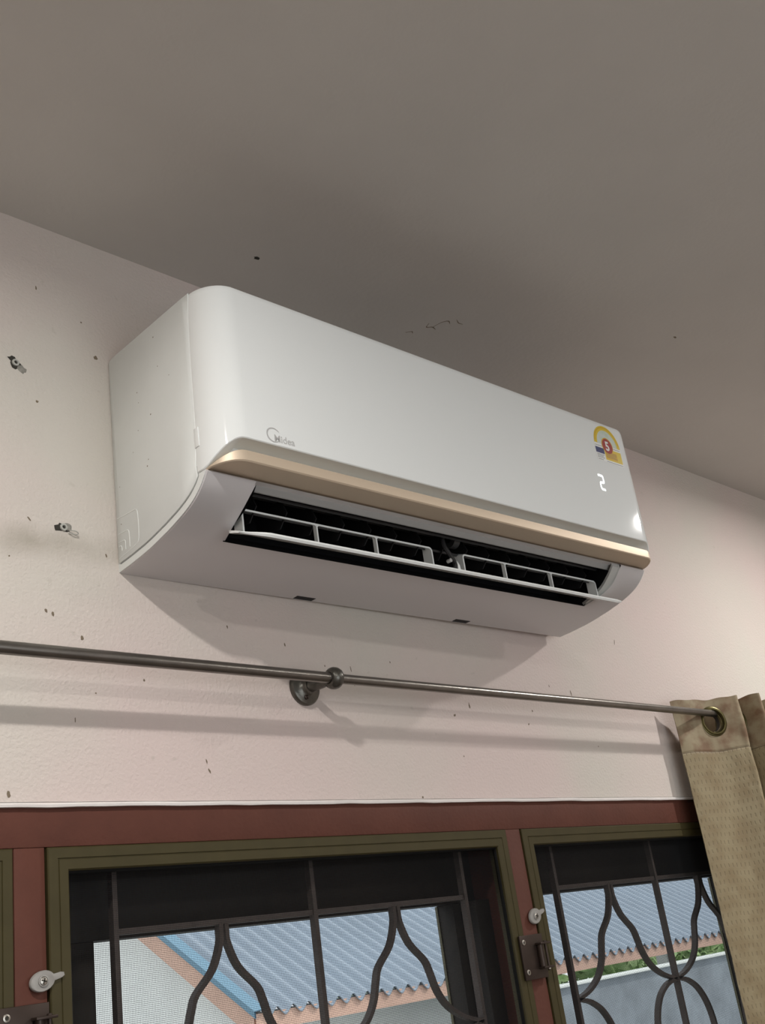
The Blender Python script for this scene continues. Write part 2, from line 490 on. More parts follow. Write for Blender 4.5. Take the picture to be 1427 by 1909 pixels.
# marks on the wall and ceiling: blobs a fraction of a millimetre proud
def blob(name, x, z, rx, rz, m, parent, y=0.0, rot=0.0, h=0.0006, n=12, jag=0.25):
    bm = bmesh.new()
    c = bm.verts.new((0, -h, 0))
    ring = []
    for k in range(n):
        a = 2 * PI * k / n
        q = 1 + random.uniform(-jag, jag)
        px, pz = rx * q * math.cos(a), rz * q * math.sin(a)
        ring.append(bm.verts.new((px * math.cos(rot) - pz * math.sin(rot), 0, px * math.sin(rot) + pz * math.cos(rot))))
    for k in range(n): bm.faces.new((c, ring[k], ring[(k + 1) % n]))
    return obj(name, bm, m, parent, (x, y - 0.0002, z))
for (x, z, rx, rz, rot) in ((0.618, 0.713, .0030, .0036, .3), (0.542, 0.785, .0012, .003, .1), (0.60, 0.757, .0014, .0012, 0), (0.54, 0.632, .0022, .0022, 0),
                            (0.735, 0.231, .0011, .0033, .25), (0.738, 0.2205, .0012, .0034, .5), (0.586, 0.359, .0022, .0036, .2), (0.545, 0.385, .0018, .0026, .4),
                            (0.553, 0.382, .0018, .0036, .3), (0.502, 0.196, .0022, .0042, .1), (0.575, 0.2705, .0007, .003, .0), (0.7945, 0.344, .0011, .0017, .3),
                            (0.93, 0.3555, .0009, .0016, 0), (0.975, 0.355, .0007, .0048, .12), (0.978, 0.335, .0009, .0036, .15), (1.165, 0.303, .0030, .0020, .6), (1.20, 0.318, .0014, .0050, .15),
                            (1.33, 0.297, .0022, .0013, .8), (1.345, 0.318, .0016, .0022, .3), (1.455, 0.352, .0012, .005, .2), (1.59, 0.338, .0010, .007, .5), (1.50, 0.268, .0012, .0010, 0),
                            (1.615, 0.452, .0008, .006, -.3), (0.78, 0.392, .0011, .0024, .2), (0.867, 0.378, .0012, .0030, .2), (0.637, 0.462, .0016, .0018, 0), (0.62, 0.458, .0014, .0022, .4),
                            (0.528, 0.486, .0012, .0030, .7), (0.505, 0.44, .0011, .0012, 0), (0.60, 0.30, .0011, .0011, 0), (0.66, 0.318, .0012, .0020, .2), (1.17, 0.2455, .0010, .0014, 0),
                            (1.075, 0.190, .0020, .0016, .2), (1.40, 0.36, .0008, .0030, .1), (1.05, 0.37, .0010, .0016, .4)):
    blob('scuff_mark', x, z, rx * 0.85, rz * 0.85, 'speck', wall_back, rot=rot)
def cblob(x, y, rx, ry, rot=0.0, m='speck', jag=0.25):
    o = blob('scuff_mark', 0, 0, rx, ry, m, ceiling, rot=rot, jag=jag)
    o.location = (x, y, CEIL - 0.0002); o.rotation_euler = (PI / 2, 0, 0)
    return o
cblob(0.809, -0.095, .0042, .0034, m='chip_dark')
cblob(0.30, -0.12, .002, .0015)
cblob(1.52, -0.30, .004, .002)
def crack(pts, w):
    bm = bmesh.new()
    P = smooth_path([(x, y, 0) for x, y in pts], 4)
    secs = []
    for i, p in enumerate(P):
        ww = w * math.sin(PI * (i + 0.4) / (len(P) - 0.2)) + 0.0002
        secs.append([(p.x, p.y - ww, CEIL + 0.0001), (p.x, p.y, CEIL - 0.0005), (p.x, p.y + ww, CEIL + 0.0001)])
    loft(bm, secs)
    return obj('crack', bm, 'speck', ceiling)
crack(((1.128, -0.108), (1.133, -0.098), (1.141, -0.103), (1.150, -0.101)), 0.0013)
crack(((1.141, -0.103), (1.143, -0.119), (1.150, -0.128), (1.158, -0.124)), 0.0013)
crack(((1.158, -0.138), (1.168, -0.133), (1.176, -0.134)), 0.0008)
crack(((1.115, -0.070), (1.122, -0.077), (1.127, -0.074)), 0.0010)

# old screw fixings left in the wall beside the unit
def wall_plug(x, z, label, tilt, smear):
    t = thing('wall_plug', label, 'wall plug', (x, 0, z), (0, 0, 0), 'old screw fixings in the plaster wall')
    blob('broken_plaster', 0, 0, .0085, .0060, 'chip_dark', t, rot=tilt, jag=0.35, h=0.0010, n=16)
    blob('filler_smear', smear[0], smear[1], .0062, .0046, 'chip', t, rot=tilt, jag=0.25, h=0.0016, n=14)
    bm = lathe(bmesh.new(), ((0, .0044), (.0022, .0042), (.0024, .0022), (.0004, .0020)), (0, 0, 0), (0, -1, 0), 18)
    obj('plug_sleeve', bm, 'plug', t)
    bm = lathe(bmesh.new(), ((0.0005, .0021), (.0007, 0)), (0, 0, 0), (0, -1, 0), 12)
    obj('plug_hole', bm, 'chip_dark', t)
    return t
wall_plug(0.5145, 0.6745, 'grey wall plug in a chipped hole close to the left edge of the picture', -0.5, (0.0075, -0.006))
p2 = wall_plug(0.568, 0.483, 'dark chipped wall plug hole with a wire stub, lower left of the air conditioner', 0.2, (0.0050, 0.0010))
tube_bm = tube(bmesh.new(), smooth_path([(0.006, -0.002, -0.003), (0.012, -0.005, -0.004), (0.016, -0.004, -0.006), (0.012, -0.0035, -0.0075), (0.006, -0.001, -0.006)], 5), 0.0006, 6)
obj('wire_stub', tube_bm, 'plug', p2)

# recessed ceiling downlights (outside the frame, they light the wall)
def downlight(xy, power, spread, label):
    t = thing('downlight', label, 'ceiling light', (xy[0], xy[1], CEIL), group='recessed ceiling downlights')
    bm = lathe(bmesh.new(), ((0, .062), (-.006, .060), (-.008, .052), (-.003, .048)), (0, 0, 0), (0, 0, 1), 32)
    obj('trim_ring', bm, 'white', t)
    bm = lathe(bmesh.new(), ((-.0035, .048), (-.0035, 0)), (0, 0, 0), (0, 0, 1), 32)
    obj('diffuser', bm, 'lamp', t)
    l = add_light('downlight_beam', 'AREA', (xy[0], xy[1], CEIL - 0.012), power, (1.0, 0.965, 0.93), 0.05)
    l.data.spread = math.radians(spread)
    return t
downlight(*LAMP_KEY, 'round recessed downlight in the ceiling, left one of the pair nearest the wall')
downlight(*LAMP_SIDE, 'round recessed downlight in the ceiling, right one of the pair nearest the wall')
downlight(*LAMP_REAR[0], 'round recessed downlight behind the camera, left one of the rear pair')
downlight(*LAMP_REAR[1], 'round recessed downlight behind the camera, right one of the rear pair')

# ================================================================== AIR CONDITIONER
AX = 0.636
ac = thing('air_conditioner', 'white wall mounted split air conditioner with open louver above the curtain rod', 'air conditioner', (AX, 0, 0), (0, 0, math.radians(-1.12)))
L = 0.80
curve = [(0.0, 0.4389), (-0.012, 0.4396), (-0.030, 0.4407), (-0.064, 0.4442), (-0.101, 0.4509), (-0.130, 0.4585), (-0.151, 0.4668), (-0.1660, 0.4772), (-0.1776, 0.4903)]
cs = [Vector((a, b)) for a, b in curve]
def refine(pts, n):
    out = smooth_path([(a, b, 0) for a, b in pts], n)
    return [(p.x, p.y) for p in out]
lowA = refine(curve[:5], 4)          # back to the outlet's lower edge
lowB = refine(curve[4:], 4)          # outlet's lower edge to the front lip
fine = lowA + lowB[1:]
back_gap = lambda x: (math.tan(math.radians(1.12)) * x) if x > 0 else 0.0     # the unit stands a hair proud of the wall at its right
CX = [0, 0.0015, 0.0706, 0.2480, 0.2535, 0.2790, 0.5430, 0.5485, 0.5740, 0.7344, L - 0.0015, L]
def table(tab, y):
    if y <= tab[0][0]: return tab[0][1]
    for (a, u), (b, v) in zip(tab, tab[1:]):
        if y <= b: return u + (v - u) * (y - a) / (b - a)
    return tab[-1][1]
XLEFT = [(-0.1776, 0.0642), (-0.1721, 0.0620), (-0.1659, 0.0602), (-0.1577, 0.0597), (-0.149, 0.0600), (-0.138, 0.0616), (-0.1264, 0.0638), (-0.1132, 0.0671), (-0.0997, 0.0706)]
XRIGHT = [(-0.1776, 0.7379), (-0.1686, 0.7372), (-0.1611, 0.7385), (-0.1535, 0.7400), (-0.1300, 0.7395), (-0.1010, 0.7344)]
XREB = [(-0.1776, 0.7214), (-0.1674, 0.7214), (-0.1576, 0.7227), (-0.1405, 0.7279), (-0.1010, 0.7330)]
bm = bmesh.new()
prof = fine + [(-0.176, 0.4925), (-0.160, 0.4925), (-0.160, 0.700), (-0.155, 0.709), (-0.004, 0.713), (0.0, 0.711)]
grid = []
for i, x in enumerate(CX):
    row = []
    for j_, (y, z) in enumerate(prof):
        yy = y
        # tiny roll-over along both ends
        if i in (0, len(CX) - 1) and z < 0.4925:
            z = z + 0.0012; yy = y + 0.0006
        xx = x
        if 2 <= i <= len(CX) - 3 and j_ >= len(lowA) - 1 and z < 0.4926 and y < -0.09:
            if i == 2: xx = table(XLEFT, y)
            elif i == len(CX) - 3: xx = table(XRIGHT, y)
        row.append(bm.verts.new((xx, yy, z)))
    grid.append(row)
jA, jB = len(lowA) - 1, len(fine)
NOTCH = ((3, 5), (6, 8))
for i in range(len(CX) - 1):
    mid = CX[i] >= 0.0705 and CX[i + 1] <= 0.7345
    for j in range(len(prof)):
        q = (j + 1) % len(prof)
        if mid and jA <= j < jB: continue
        if j < 3 and any(a <= i < b for a, b in NOTCH):
            if (i in (3, 6)) :      # slanted ramp into the notch
                a, b, c, d = grid[i][j], grid[i + 1][j], grid[i + 1][q], grid[i][q]
                if j == 2: bm.faces.new((a, c, d)) if False else bm.faces.new((grid[i][j], grid[i + 1][q], grid[i][q]))
                elif j < 2 : pass
                continue
            continue
        bm.faces.new((grid[i][j], grid[i + 1][j], grid[i + 1][q], grid[i][q]))
bm.faces.new(grid[0]); bm.faces.new(grid[-1][::-1])
casing = obj('casing', bm, 'body', ac, sharp=0.5)
for (xa, xb) in ((0.2480, 0.2790), (0.5430, 0.5740)):   # black blocks fill the rear clip notches, standing in for their shade
    obj('notch_dark_fill', nbox(xa + 0.0002, xb - 0.0002, -0.0098, -0.0002, 0.4391, 0.4470), 'black', ac)
# back plate: closes the sliver between unit and wall
bm = bmesh.new()
A = [bm.verts.new(p) for p in ((0.01, -0.002, 0.446), (0.01, -0.002, 0.705), (0.79, -0.002, 0.705), (0.79, -0.002, 0.446))]
B = [bm.verts.new(p) for p in ((0.01, -0.0005, 0.446), (0.01, -0.0005, 0.705), (0.79, 0.0145, 0.705), (0.79, 0.0145, 0.446))]
bm.faces.new(A); bm.faces.new(B[::-1])
for k in range(4): bm.faces.new((A[k], B[k], B[(k + 1) % 4], A[(k + 1) % 4]))
obj('mounting_plate', bm, 'grey_plastic', ac)

# smooth end caps under the side panels, covering the casing's shaded tone: their rim shows along the lower curve
for sgn, x0 in ((-1, 0.0), (1, L)):
    pr = [(y, z + 0.0011) for (y, z) in fine[:-1]] + [(-0.1765, 0.4918), (-0.160, 0.4925), (-0.160, 0.700), (-0.155, 0.709), (-0.004, 0.7125), (-0.0005, 0.711)]
    obj('end_cap', prism(bmesh.new(), pr, 'x', x0 - 0.0001 * sgn, x0 + 0.0006 * sgn), 'white_side', ac)
# end panels with their pressed hook marks
def offset_curve(pts, d):
    P = [Vector((a, b)) for a, b in pts]
    out = []
    for i, p in enumerate(P):
        t = (P[min(i + 1, len(P) - 1)] - P[max(i - 1, 0)]).normalized()
        n = Vector((-t.y, t.x))
        if n.y < 0: n = -n
        out.append(p + n * d)
    return out
seam = [(-0.1615, 0.5022), (-0.164, 0.5207), (-0.1665, 0.5392), (-0.1678, 0.626), (-0.170, 0.680), (-0.173, 0.7104)]
low = [p for p in offset_curve(fine[1:-2], 0.0105)]
low = [(p.x, p.y) for p in low if p.y < 0.497]
poly = [(-0.0015, 0.4515)] + [p for p in low if p[0] < -0.004] + seam + [(-0.160, 0.7112), (-0.012, 0.7128), (-0.004, 0.7115), (-0.0015, 0.708)]
for sgn, x0 in ((-1, 0.0), (1, L)):
    bm = bmesh.new()
    cx = sum(p[0] for p in poly) / len(poly); cz = sum(p[1] for p in poly) / len(poly)
    secs = []
    for inset, dx in ((0, 0.0006), (0, 0.0013), (0.0007, 0.0019)):
        s = []
        for (y, z) in poly:
            v = Vector((y - cx, z - cz)); v = v * (1 - inset / max(v.length, 0.01))
            s.append((x0 + sgn * dx, cx + v.x, cz + v.y))
        secs.append(s)
    rows = loft(bm, secs, closed=True)
    bm.faces.new(rows[-1])
    sp = obj('side_panel', bm, 'white_side', ac, sharp=1.2)
    # shadow gap under the panel's lower edge
    bm = bmesh.new()
    gp = [(p[0], p[1] - 0.0008) for p in low if p[0] < -0.004] + [(-0.1630, 0.5015)]
    tube(bm, [(x0 + sgn * 0.0006, y, z) for y, z in gp], 0.0007, 6)
    obj('panel_gap', bm, 'groove', ac)
    hooks = [[(-0.0040, 0.5033), (-0.030, 0.5012), (-0.0425, 0.5000), (-0.0462, 0.4960), (-0.0472, 0.485), (-0.0472, 0.470), (-0.0462, 0.4640), (-0.0430, 0.4600), (-0.030, 0.4575), (-0.0040, 0.4545)],
             [(-0.0045, 0.4840), (-0.018, 0.4828), (-0.0245, 0.4820), (-0.0272, 0.4790), (-0.0278, 0.472), (-0.0278, 0.4610)],
             [(-0.0045, 0.4740), (-0.0120, 0.4733), (-0.0170, 0.4725), (-0.0188, 0.4700), (-0.0190, 0.4610)],
             [(-0.0045, 0.4690), (-0.0085, 0.4686), (-0.0108, 0.4670), (-0.0110, 0.4620)]]
    for h in hooks:
        bm = tube(bmesh.new(), smooth_path([(x0 + sgn * 0.0017, y, z) for y, z in h], 4), 0.0007, 6)
        obj('pressed_line', bm, 'white_side', sp)
    obj('seam_clip', nbox(x0 + sgn * 0.0015 - 0.0009, x0 + sgn * 0.0015 + 0.0009, -0.1715, -0.1640, 0.5215, 0.5440, bev=0.0006), 'white', ac)

# front panel: wraps round both ends, chamfered recess along its foot, gold strip tucked under it
FY = -0.2090
RX, RY = 0.0365, 0.0410
plan = []                       # (x, y, nx, ny, phi) with phi 0 at the side seam, 1 on the flat front
NC = 18
for k in range(NC + 1):
    a = PI + (PI / 2) * k / NC
    nx, ny = math.cos(a) / RX, math.sin(a) / RY
    l = math.hypot(nx, ny)
    plan.append((0.0350 + RX * math.cos(a), FY + RY + RY * math.sin(a), nx / l, ny / l, k / NC))
left = [(-0.0010, FY + RY + 0.0060, -1.0, 0.0, 0.0)] + plan
flat = [(0.035 + (L - 0.07) * t, FY, 0.0, -1.0, 1.0) for t in [i / 12 for i in range(1, 12)]]
right = [(L - x, y, -nx, ny, p) for (x, y, nx, ny, p) in reversed(left)]
plan = left + flat + right
def sstep(t):
    t = max(0.0, min(1.0, t)); return t * t * (3 - 2 * t)
def rise(phi): return sstep((phi - 0.10) / 0.80) ** 0.75
bm = bmesh.new()
secs = []
for (x, y, nx, ny, phi) in plan:
    zb = 0.4932 + (0.5216 - 0.4932) * rise(phi)
    zg = 0.4935 + (0.5092 - 0.4935) * rise(phi)
    def P(inn, z): return (x - nx * inn, y - ny * inn, z)
    s = [P(0.016, 0.7125), P(0.006, 0.7120), P(0.0020, 0.7104), P(0.0004, 0.7075), P(0, 0.7030)]
    zt = 0.7030
    s += [P(0, zt + (zb - zt) * t) for t in (0.2, 0.4, 0.6, 0.8)]
    r_ = rise(phi)
    s += [P(0, zb + 0.006), P(0, zb + 0.0010), P(0.0009, zb), P(0.0030 + 0.0225 * r_, zb - 0.0006), P(0.0030 + 0.0230 * r_, zg)]
    secs.append(s)
loft(bm, secs)
front = obj('front_panel', bm, 'white', ac, sharp=0.55)
# gold strip
gi = [p for p in plan if p[4] > 0.08]
bm = bmesh.new()
secs = []
for (x, y, nx, ny, phi) in gi:
    f = rise(phi)
    zt = 0.4934 + (0.5088 - 0.4934) * f
    zb = 0.4930 + (0.4962 - 0.4930) * f
    def P(inn, z): return (x - nx * inn, y - ny * inn, z)
    yin = -0.1700
    xin = x - nx * 0.002
    secs.append([P(0.011 + 0.016 * f, zt + 0.0004), P(0.0032, zt), P(0.0020, zt - 0.0008 * f), P(0.0016, (zt + zb) / 2), P(0.0018, zb + 0.0006 * f), P(0.0030, zb - 0.0008),
                 (x - nx * 0.0035, min(yin, y + 0.002) if y > yin else y * 0.45 + yin * 0.55, 0.4938), (x - nx * 0.0035, max(yin, y + 0.002), 0.4950)])
loft(bm, secs)
obj('gold_trim', bm, 'gold', ac, sharp=0.5)

# outlet: black throat, grey upper lip and bevelled ends
bm = bmesh.new()
throat = [(-0.101, 0.4509), (-0.060, 0.478), (-0.038, 0.530), (-0.050, 0.590), (-0.100, 0.600), (-0.142, 0.560), (-0.152, 0.500), (-0.1598, 0.4874)]
loft(bm, [[(x, y, z) for y, z in throat] for x in (0.067, 0.400, 0.7335)])
for x in (0.067, 0.7335):
    inner = [(x, y, z) for y, z in throat]
    arc = [(x, y, z) for (y, z) in reversed(lowB)]
    bm.faces.new([bm.verts.new(p) for p in inner + [(x, -0.1660, 0.4905)] + [(p[0], p[1] + 0.0022 if False else p[1] + 0.0022, p[2] + 0.0022) if False else (p[0], p[1] + 0.0012, p[2] + 0.0018) for p in arc[1:-1]]])
obj('air_outlet', bm, 'black', ac, sharp=0.3)
bm = bmesh.new()
prism(bm, [(-0.1688, 0.4952), (-0.1684, 0.4942), (-0.1616, 0.4873), (-0.1596, 0.4873), (-0.1580, 0.4952)], 'x', 0.0520, 0.7400)
obj('outlet_lip', bm, 'grey_plastic', ac)
outer = [(y, z) for (y, z) in lowB if z < 0.4880]
inn = [(p.x, p.y) for p in offset_curve(outer, 0.0018)] + [(-0.1722, 0.4926)]
outer = outer + [(-0.1750, 0.4918)]
for side in (0, 1):                                          # shallow rebate the louver closes into
    def X0(y): return table(XRIGHT, y) if side else table(XLEFT, y)
    def X1(y): return table(XREB, y) if side else table(XLEFT, y) + 0.0035
    bm = bmesh.new()
    loft(bm, [[(X0(y), y, z) for y, z in outer], [(X0(y) * 0.92 + X1(y) * 0.08, y, z) for y, z in inn], [(X1(y), y, z) for y, z in inn], [(X1(y), y + 0.001, z + 0.004) for y, z in inn]])
    obj('outlet_rebate', bm, 'rebate' if side else 'body', ac)
# vertical guide vanes and rails deep in the throat
for k in range(15):
    x = 0.095 + 0.0436 * k
    bm = prism(bmesh.new(), [(-0.135, 0.485), (-0.120, 0.470), (-0.080, 0.478), (-0.070, 0.520), (-0.115, 0.530)], 'x', x, x + 0.0014)
    obj('guide_vane', bm, 'vane', ac)
for (y, z, r) in ((-0.140, 0.4955, 0.0024), (-0.118, 0.506, 0.0030), (-0.125, 0.4800, 0.0018)):
    obj('guide_rail', tube(bmesh.new(), [(0.073, y, z), (0.727, y, z)], r, 8), 'dark', ac)
bm = lathe(bmesh.new(), ((0, .004), (.001, .0105), (.012, .0105), (.014, .007), (.0145, 0)), (0.420, -0.126, 0.4990), (1, 0, 0), 20)
obj('vane_motor', bm, 'dark', ac)

# louver: slightly curved plate hanging open, two groups of three framed cells
lv = None
bm = bmesh.new()
secs = []
lx = [0.060, 0.064, 0.072, 0.080, 0.086, 0.092, 0.110] + [0.110 + (0.735 - 0.110) * t / 10 for t in range(1, 11)] + [0.744, 0.748]
for x in lx:
    k = sstep((0.092 - x) / 0.030)                 # left tip sweeps back
    e = sstep((x - 0.736) / 0.014)
    yl = -0.1600 + 0.0150 * k + 0.002 * e
    zl = 0.4424 + 0.0030 * k
    q = 1 - 0.55 * k - 0.5 * e
    t = 0.0046 * q
    secs.append([(x, yl, zl), (x, yl - 0.0006, zl - t * 0.5), (x, yl + 0.0010, zl - t),
                 (x, yl + 0.0180 * q, zl - t + 0.0062 * q), (x, yl + 0.0380 * q, zl - 0.0030 + 0.0145 * q),
                 (x, yl + 0.0400 * q, zl + 0.0165 * q), (x, yl + 0.0200 * q, zl + 0.0085 * q)])
rows = loft(bm, secs, closed=True)
bm.faces.new(rows[0]); bm.faces.new(rows[-1][::-1])
lv = obj('louver', bm, 'white', ac, sharp=0.5)
def cell_frame(x0, x1, divs, z0, z1, r=0.0055, t=0.0023, yf=-0.1350, dep=0.015):
    bm = bmesh.new()
    def arch(xa, xb, zt, rr):
        pts = [(xa, z0), (xa, zt - rr)]
        pts += [(xa + rr - rr * math.cos(a), zt - rr + rr * math.sin(a)) for a in [PI / 2 * k / 5 for k in range(1, 6)]]
        pts += [(xb - rr + rr * math.sin(a), zt - rr + rr * math.cos(a)) for a in [PI / 2 * k / 5 for k in range(0, 6)]]
        return pts + [(xb, z0)]
    o = arch(x0, x1, z1, r); i = arch(x0 + t, x1 - t, z1 - t, max(r - t, 0.001))
    secs = []
    for (a, b) in zip(o, i):
        secs.append([(a[0], yf, a[1]), (b[0], yf, b[1]), (b[0], yf + dep, b[1] + 0.006), (a[0], yf + dep, a[1] + 0.006)])
    rows = loft(bm, secs, closed=True)
    bm.faces.new(rows[0]); bm.faces.new(rows[-1][::-1])
    f = obj('louver_frame', bm, 'white', lv, sharp=0.7)
    return f
def cell_div(x, z0, z1, t=0.0021, yf=-0.1349, dep=0.0055):
    bm = bmesh.new()
    secs = [[(x - t / 2, yf, z0), (x + t / 2, yf, z0), (x + t / 2, yf + dep, z0 + 0.003), (x - t / 2, yf + dep, z0 + 0.003)],
            [(x - t / 2, yf, z1 - 0.004), (x + t / 2, yf, z1 - 0.004), (x + t / 2, yf + dep, z1 - 0.001), (x - t / 2, yf + dep, z1 - 0.001)],
            [(x - t * 1.4, yf, z1 - 0.0022), (x + t * 1.4, yf, z1 - 0.0022), (x + t * 1.4, yf + dep, z1 + 0.0008), (x - t * 1.4, yf + dep, z1 + 0.0008)]]
    rows = loft(bm, secs, closed=True)
    bm.faces.new(rows[0]); bm.faces.new(rows[-1][::-1])
    return obj('louver_rib', bm, 'white', lv)
Z0, Z1 = 0.4500, 0.4785
cell_frame(0.0735, 0.3750, (), Z0, Z1)
for x in (0.1820, 0.2770): cell_div(x, Z0, Z1)
cell_frame(0.4320, 0.7265, (), Z0, Z1)
for x in (0.5180, 0.6195): cell_div(x, Z0, Z1)
# carrying arm in the middle
bm = tube(bmesh.new(), smooth_path([(0.4080, -0.128, 0.503), (0.3990, -0.134, 0.494), (0.3960, -0.138, 0.482), (0.3990, -0.142, 0.470), (0.4020, -0.146, 0.456), (0.3960, -0.150, 0.447)], 5), [0.0030] * 26, 8)
obj('pivot_arm', bm, 'dark', lv)
obj('pivot_pin', lathe(bmesh.new(), ((0, .0026), (.006, .0026), (.007, 0)), (0.3860, -0.1480, 0.4560), (0, -1, 0), 12), 'grey_plastic', lv)
obj('pivot_clip', prism(bmesh.new(), [(0.4020, 0.4430), (0.4020, 0.4590), (0.4060, 0.4530), (0.4075, 0.4430)], 'y', -0.1500, -0.1450), 'white', lv)

# printing on the front panel
ROT = (PI / 2, 0, 0)
text_mesh('logo_lettering', 'Midea', 0.0118, 'logo', front, (0.0690, FY - 0.0001, 0.5263), ROT, 0.00015, 0.0001)
bm = bmesh.new()
secs = []
for k in range(25):
    a = math.radians(35 + 285 * k / 24)
    w = 0.0008 * (0.45 + 0.55 * math.sin(PI * k / 24))
    c, s = math.cos(a), math.sin(a)
    x0, z0 = 0.0690 + 0.0090 * c, 0.5335 + 0.0082 * s
    secs.append([(x0 - w * c, FY - 0.0003, z0 - w * s), (x0 + w * c, FY - 0.0003, z0 + w * s)])
loft(bm, secs)
obj('logo_ring', bm, 'logo', front)
# lit figure 2 of the display, slanted seven-segment strokes
def seg(bm, pts, w):
    P = [Vector(p) for p in pts]
    secs = []
    for i, p in enumerate(P):
        d = (P[min(i + 1, len(P) - 1)] - P[max(i - 1, 0)]).normalized()
        n = Vector((-d.y, d.x)) * (w / 2)
        secs.append([(p.x + n.x, FY - 0.0003, p.y + n.y), (p.x - n.x, FY - 0.0003, p.y - n.y)])
    loft(bm, secs)
dig = [(0.6815, 0.6135), (0.6845, 0.6138), (0.6925, 0.6136), (0.6930, 0.6128), (0.6934, 0.6040), (0.6928, 0.6026), (0.6845, 0.6022), (0.6836, 0.6012), (0.6836, 0.5925), (0.6845, 0.5912), (0.6930, 0.5910)]
bm = bmesh.new()
for a, b, w in ((0, 2, .0032), (3, 4, .0026), (5, 6, .0030), (7, 8, .0026), (9, 10, .0032)): seg(bm, dig[a:b + 1] if b - a > 1 else [dig[a], dig[b]], w)
for q in (2, 4, 6, 8):
    seg(bm, [dig[q], dig[q + 1]], .0026)
obj('display_figure', bm, 'led', front)
# energy label, flat printed shapes a tenth of a millimetre thick
st = None
def flat(name, pts, m, lift, parent):
    bm = bmesh.new()
    prism(bm, pts, 'y', FY - lift, FY - lift + 0.00012)
    return obj(name, bm, m, parent)
def arcpts(cx, cz, r, a0, a1, n=28): return [(cx + r * math.cos(a0 + (a1 - a0) * k / n), cz + r * math.sin(a0 + (a1 - a0) * k / n)) for k in range(n + 1)]
SCX, SCZ = 0.7262, 0.6715
st = flat('energy_label', [(0.6915, 0.6412), (0.7590, 0.6412), (0.7590, 0.6712)] + arcpts(SCX, SCZ, 0.0335, 0, PI) + [(0.6927, 0.6412)][:0] + [(0.6915, 0.6712)], 'st_white', 0.00020, front)
flat('label_arch', arcpts(SCX, SCZ, 0.0330, 0, PI) + arcpts(SCX, SCZ, 0.0255, PI, 0), 'st_yellow', 0.00030, st)
flat('label_arch_rim', arcpts(SCX, SCZ, 0.0310, 0.15, PI - 0.15) + arcpts(SCX, SCZ, 0.0295, PI - 0.15, 0.15), 'st_gold', 0.00036, st)
flat('label_dial', arcpts(SCX, SCZ, 0.0252, 0, PI), 'st_green', 0.00030, st)
flat('label_disc_rim', arcpts(0.7255, 0.6703, 0.0142, 0, 2 * PI)[:-1], 'st_gold', 0.00040, st)
flat('label_disc', arcpts(0.7255, 0.6703, 0.0126, 0, 2 * PI)[:-1], 'st_red', 0.00046, st)
text_mesh('label_number', '5', 0.0215, 'st_white', st, (0.7195, FY - 0.00055, 0.6628), ROT, 0.0001, 0.0006)
flat('label_blue_box', [(0.6925, 0.6545), (0.7140, 0.6545), (0.7140, 0.6640), (0.6925, 0.6640)], 'st_navy', 0.00030, st)
flat('label_yellow_box', [(0.7150, 0.6460), (0.7580, 0.6460), (0.7580, 0.6655), (0.7150, 0.6655)], 'st_yellow', 0.00030, st)
flat('label_amber_box', [(0.7170, 0.6485), (0.7460, 0.6485), (0.7460, 0.6610), (0.7170, 0.6610)], 'st_gold', 0.00036, st)
bm = bmesh.new()                                   # fine print: too small to read in the photograph, strokes only
for (xa, xb, z) in ((0.694, 0.711, 0.6672), (0.694, 0.712, 0.6520), (0.694, 0.709, 0.6495), (0.694, 0.711, 0.6470), (0.6945, 0.707, 0.6436), (0.716, 0.757, 0.6432), (0.738, 0.757, 0.6685),
                    (0.718, 0.744, 0.6590), (0.718, 0.745, 0.6565), (0.718, 0.743, 0.6540), (0.718, 0.745, 0.6515)):
    x = xa
    while x < xb:
        w = random.uniform(0.0012, 0.0040)
        box(bm, x, min(x + w, xb), FY - 0.00042, FY - 0.0003, z - 0.00035, z + 0.00035)
        x += w + 0.0006
obj('label_print', bm, 'st_ink', st)['kind'] = 'stuff'
# fly specks on the left end panel and front shell
for (y, z) in ((-0.105, 0.652), (-0.060, 0.640), (-0.062, 0.626), (-0.058, 0.592), (-0.075, 0.548), (-0.072, 0.541), (-0.013, 0.540), (-0.012, 0.494), (-0.100, 0.693), (-0.085, 0.60), (-0.126, 0.63), (-0.045, 0.57)):
    bm = lathe(bmesh.new(), ((0, random.uniform(.0006, .0013)), (.0005, 0)), (-0.0018, y, z), (-1, 0, 0), 8)
    obj('fly_speck', bm, 'speck', ac)

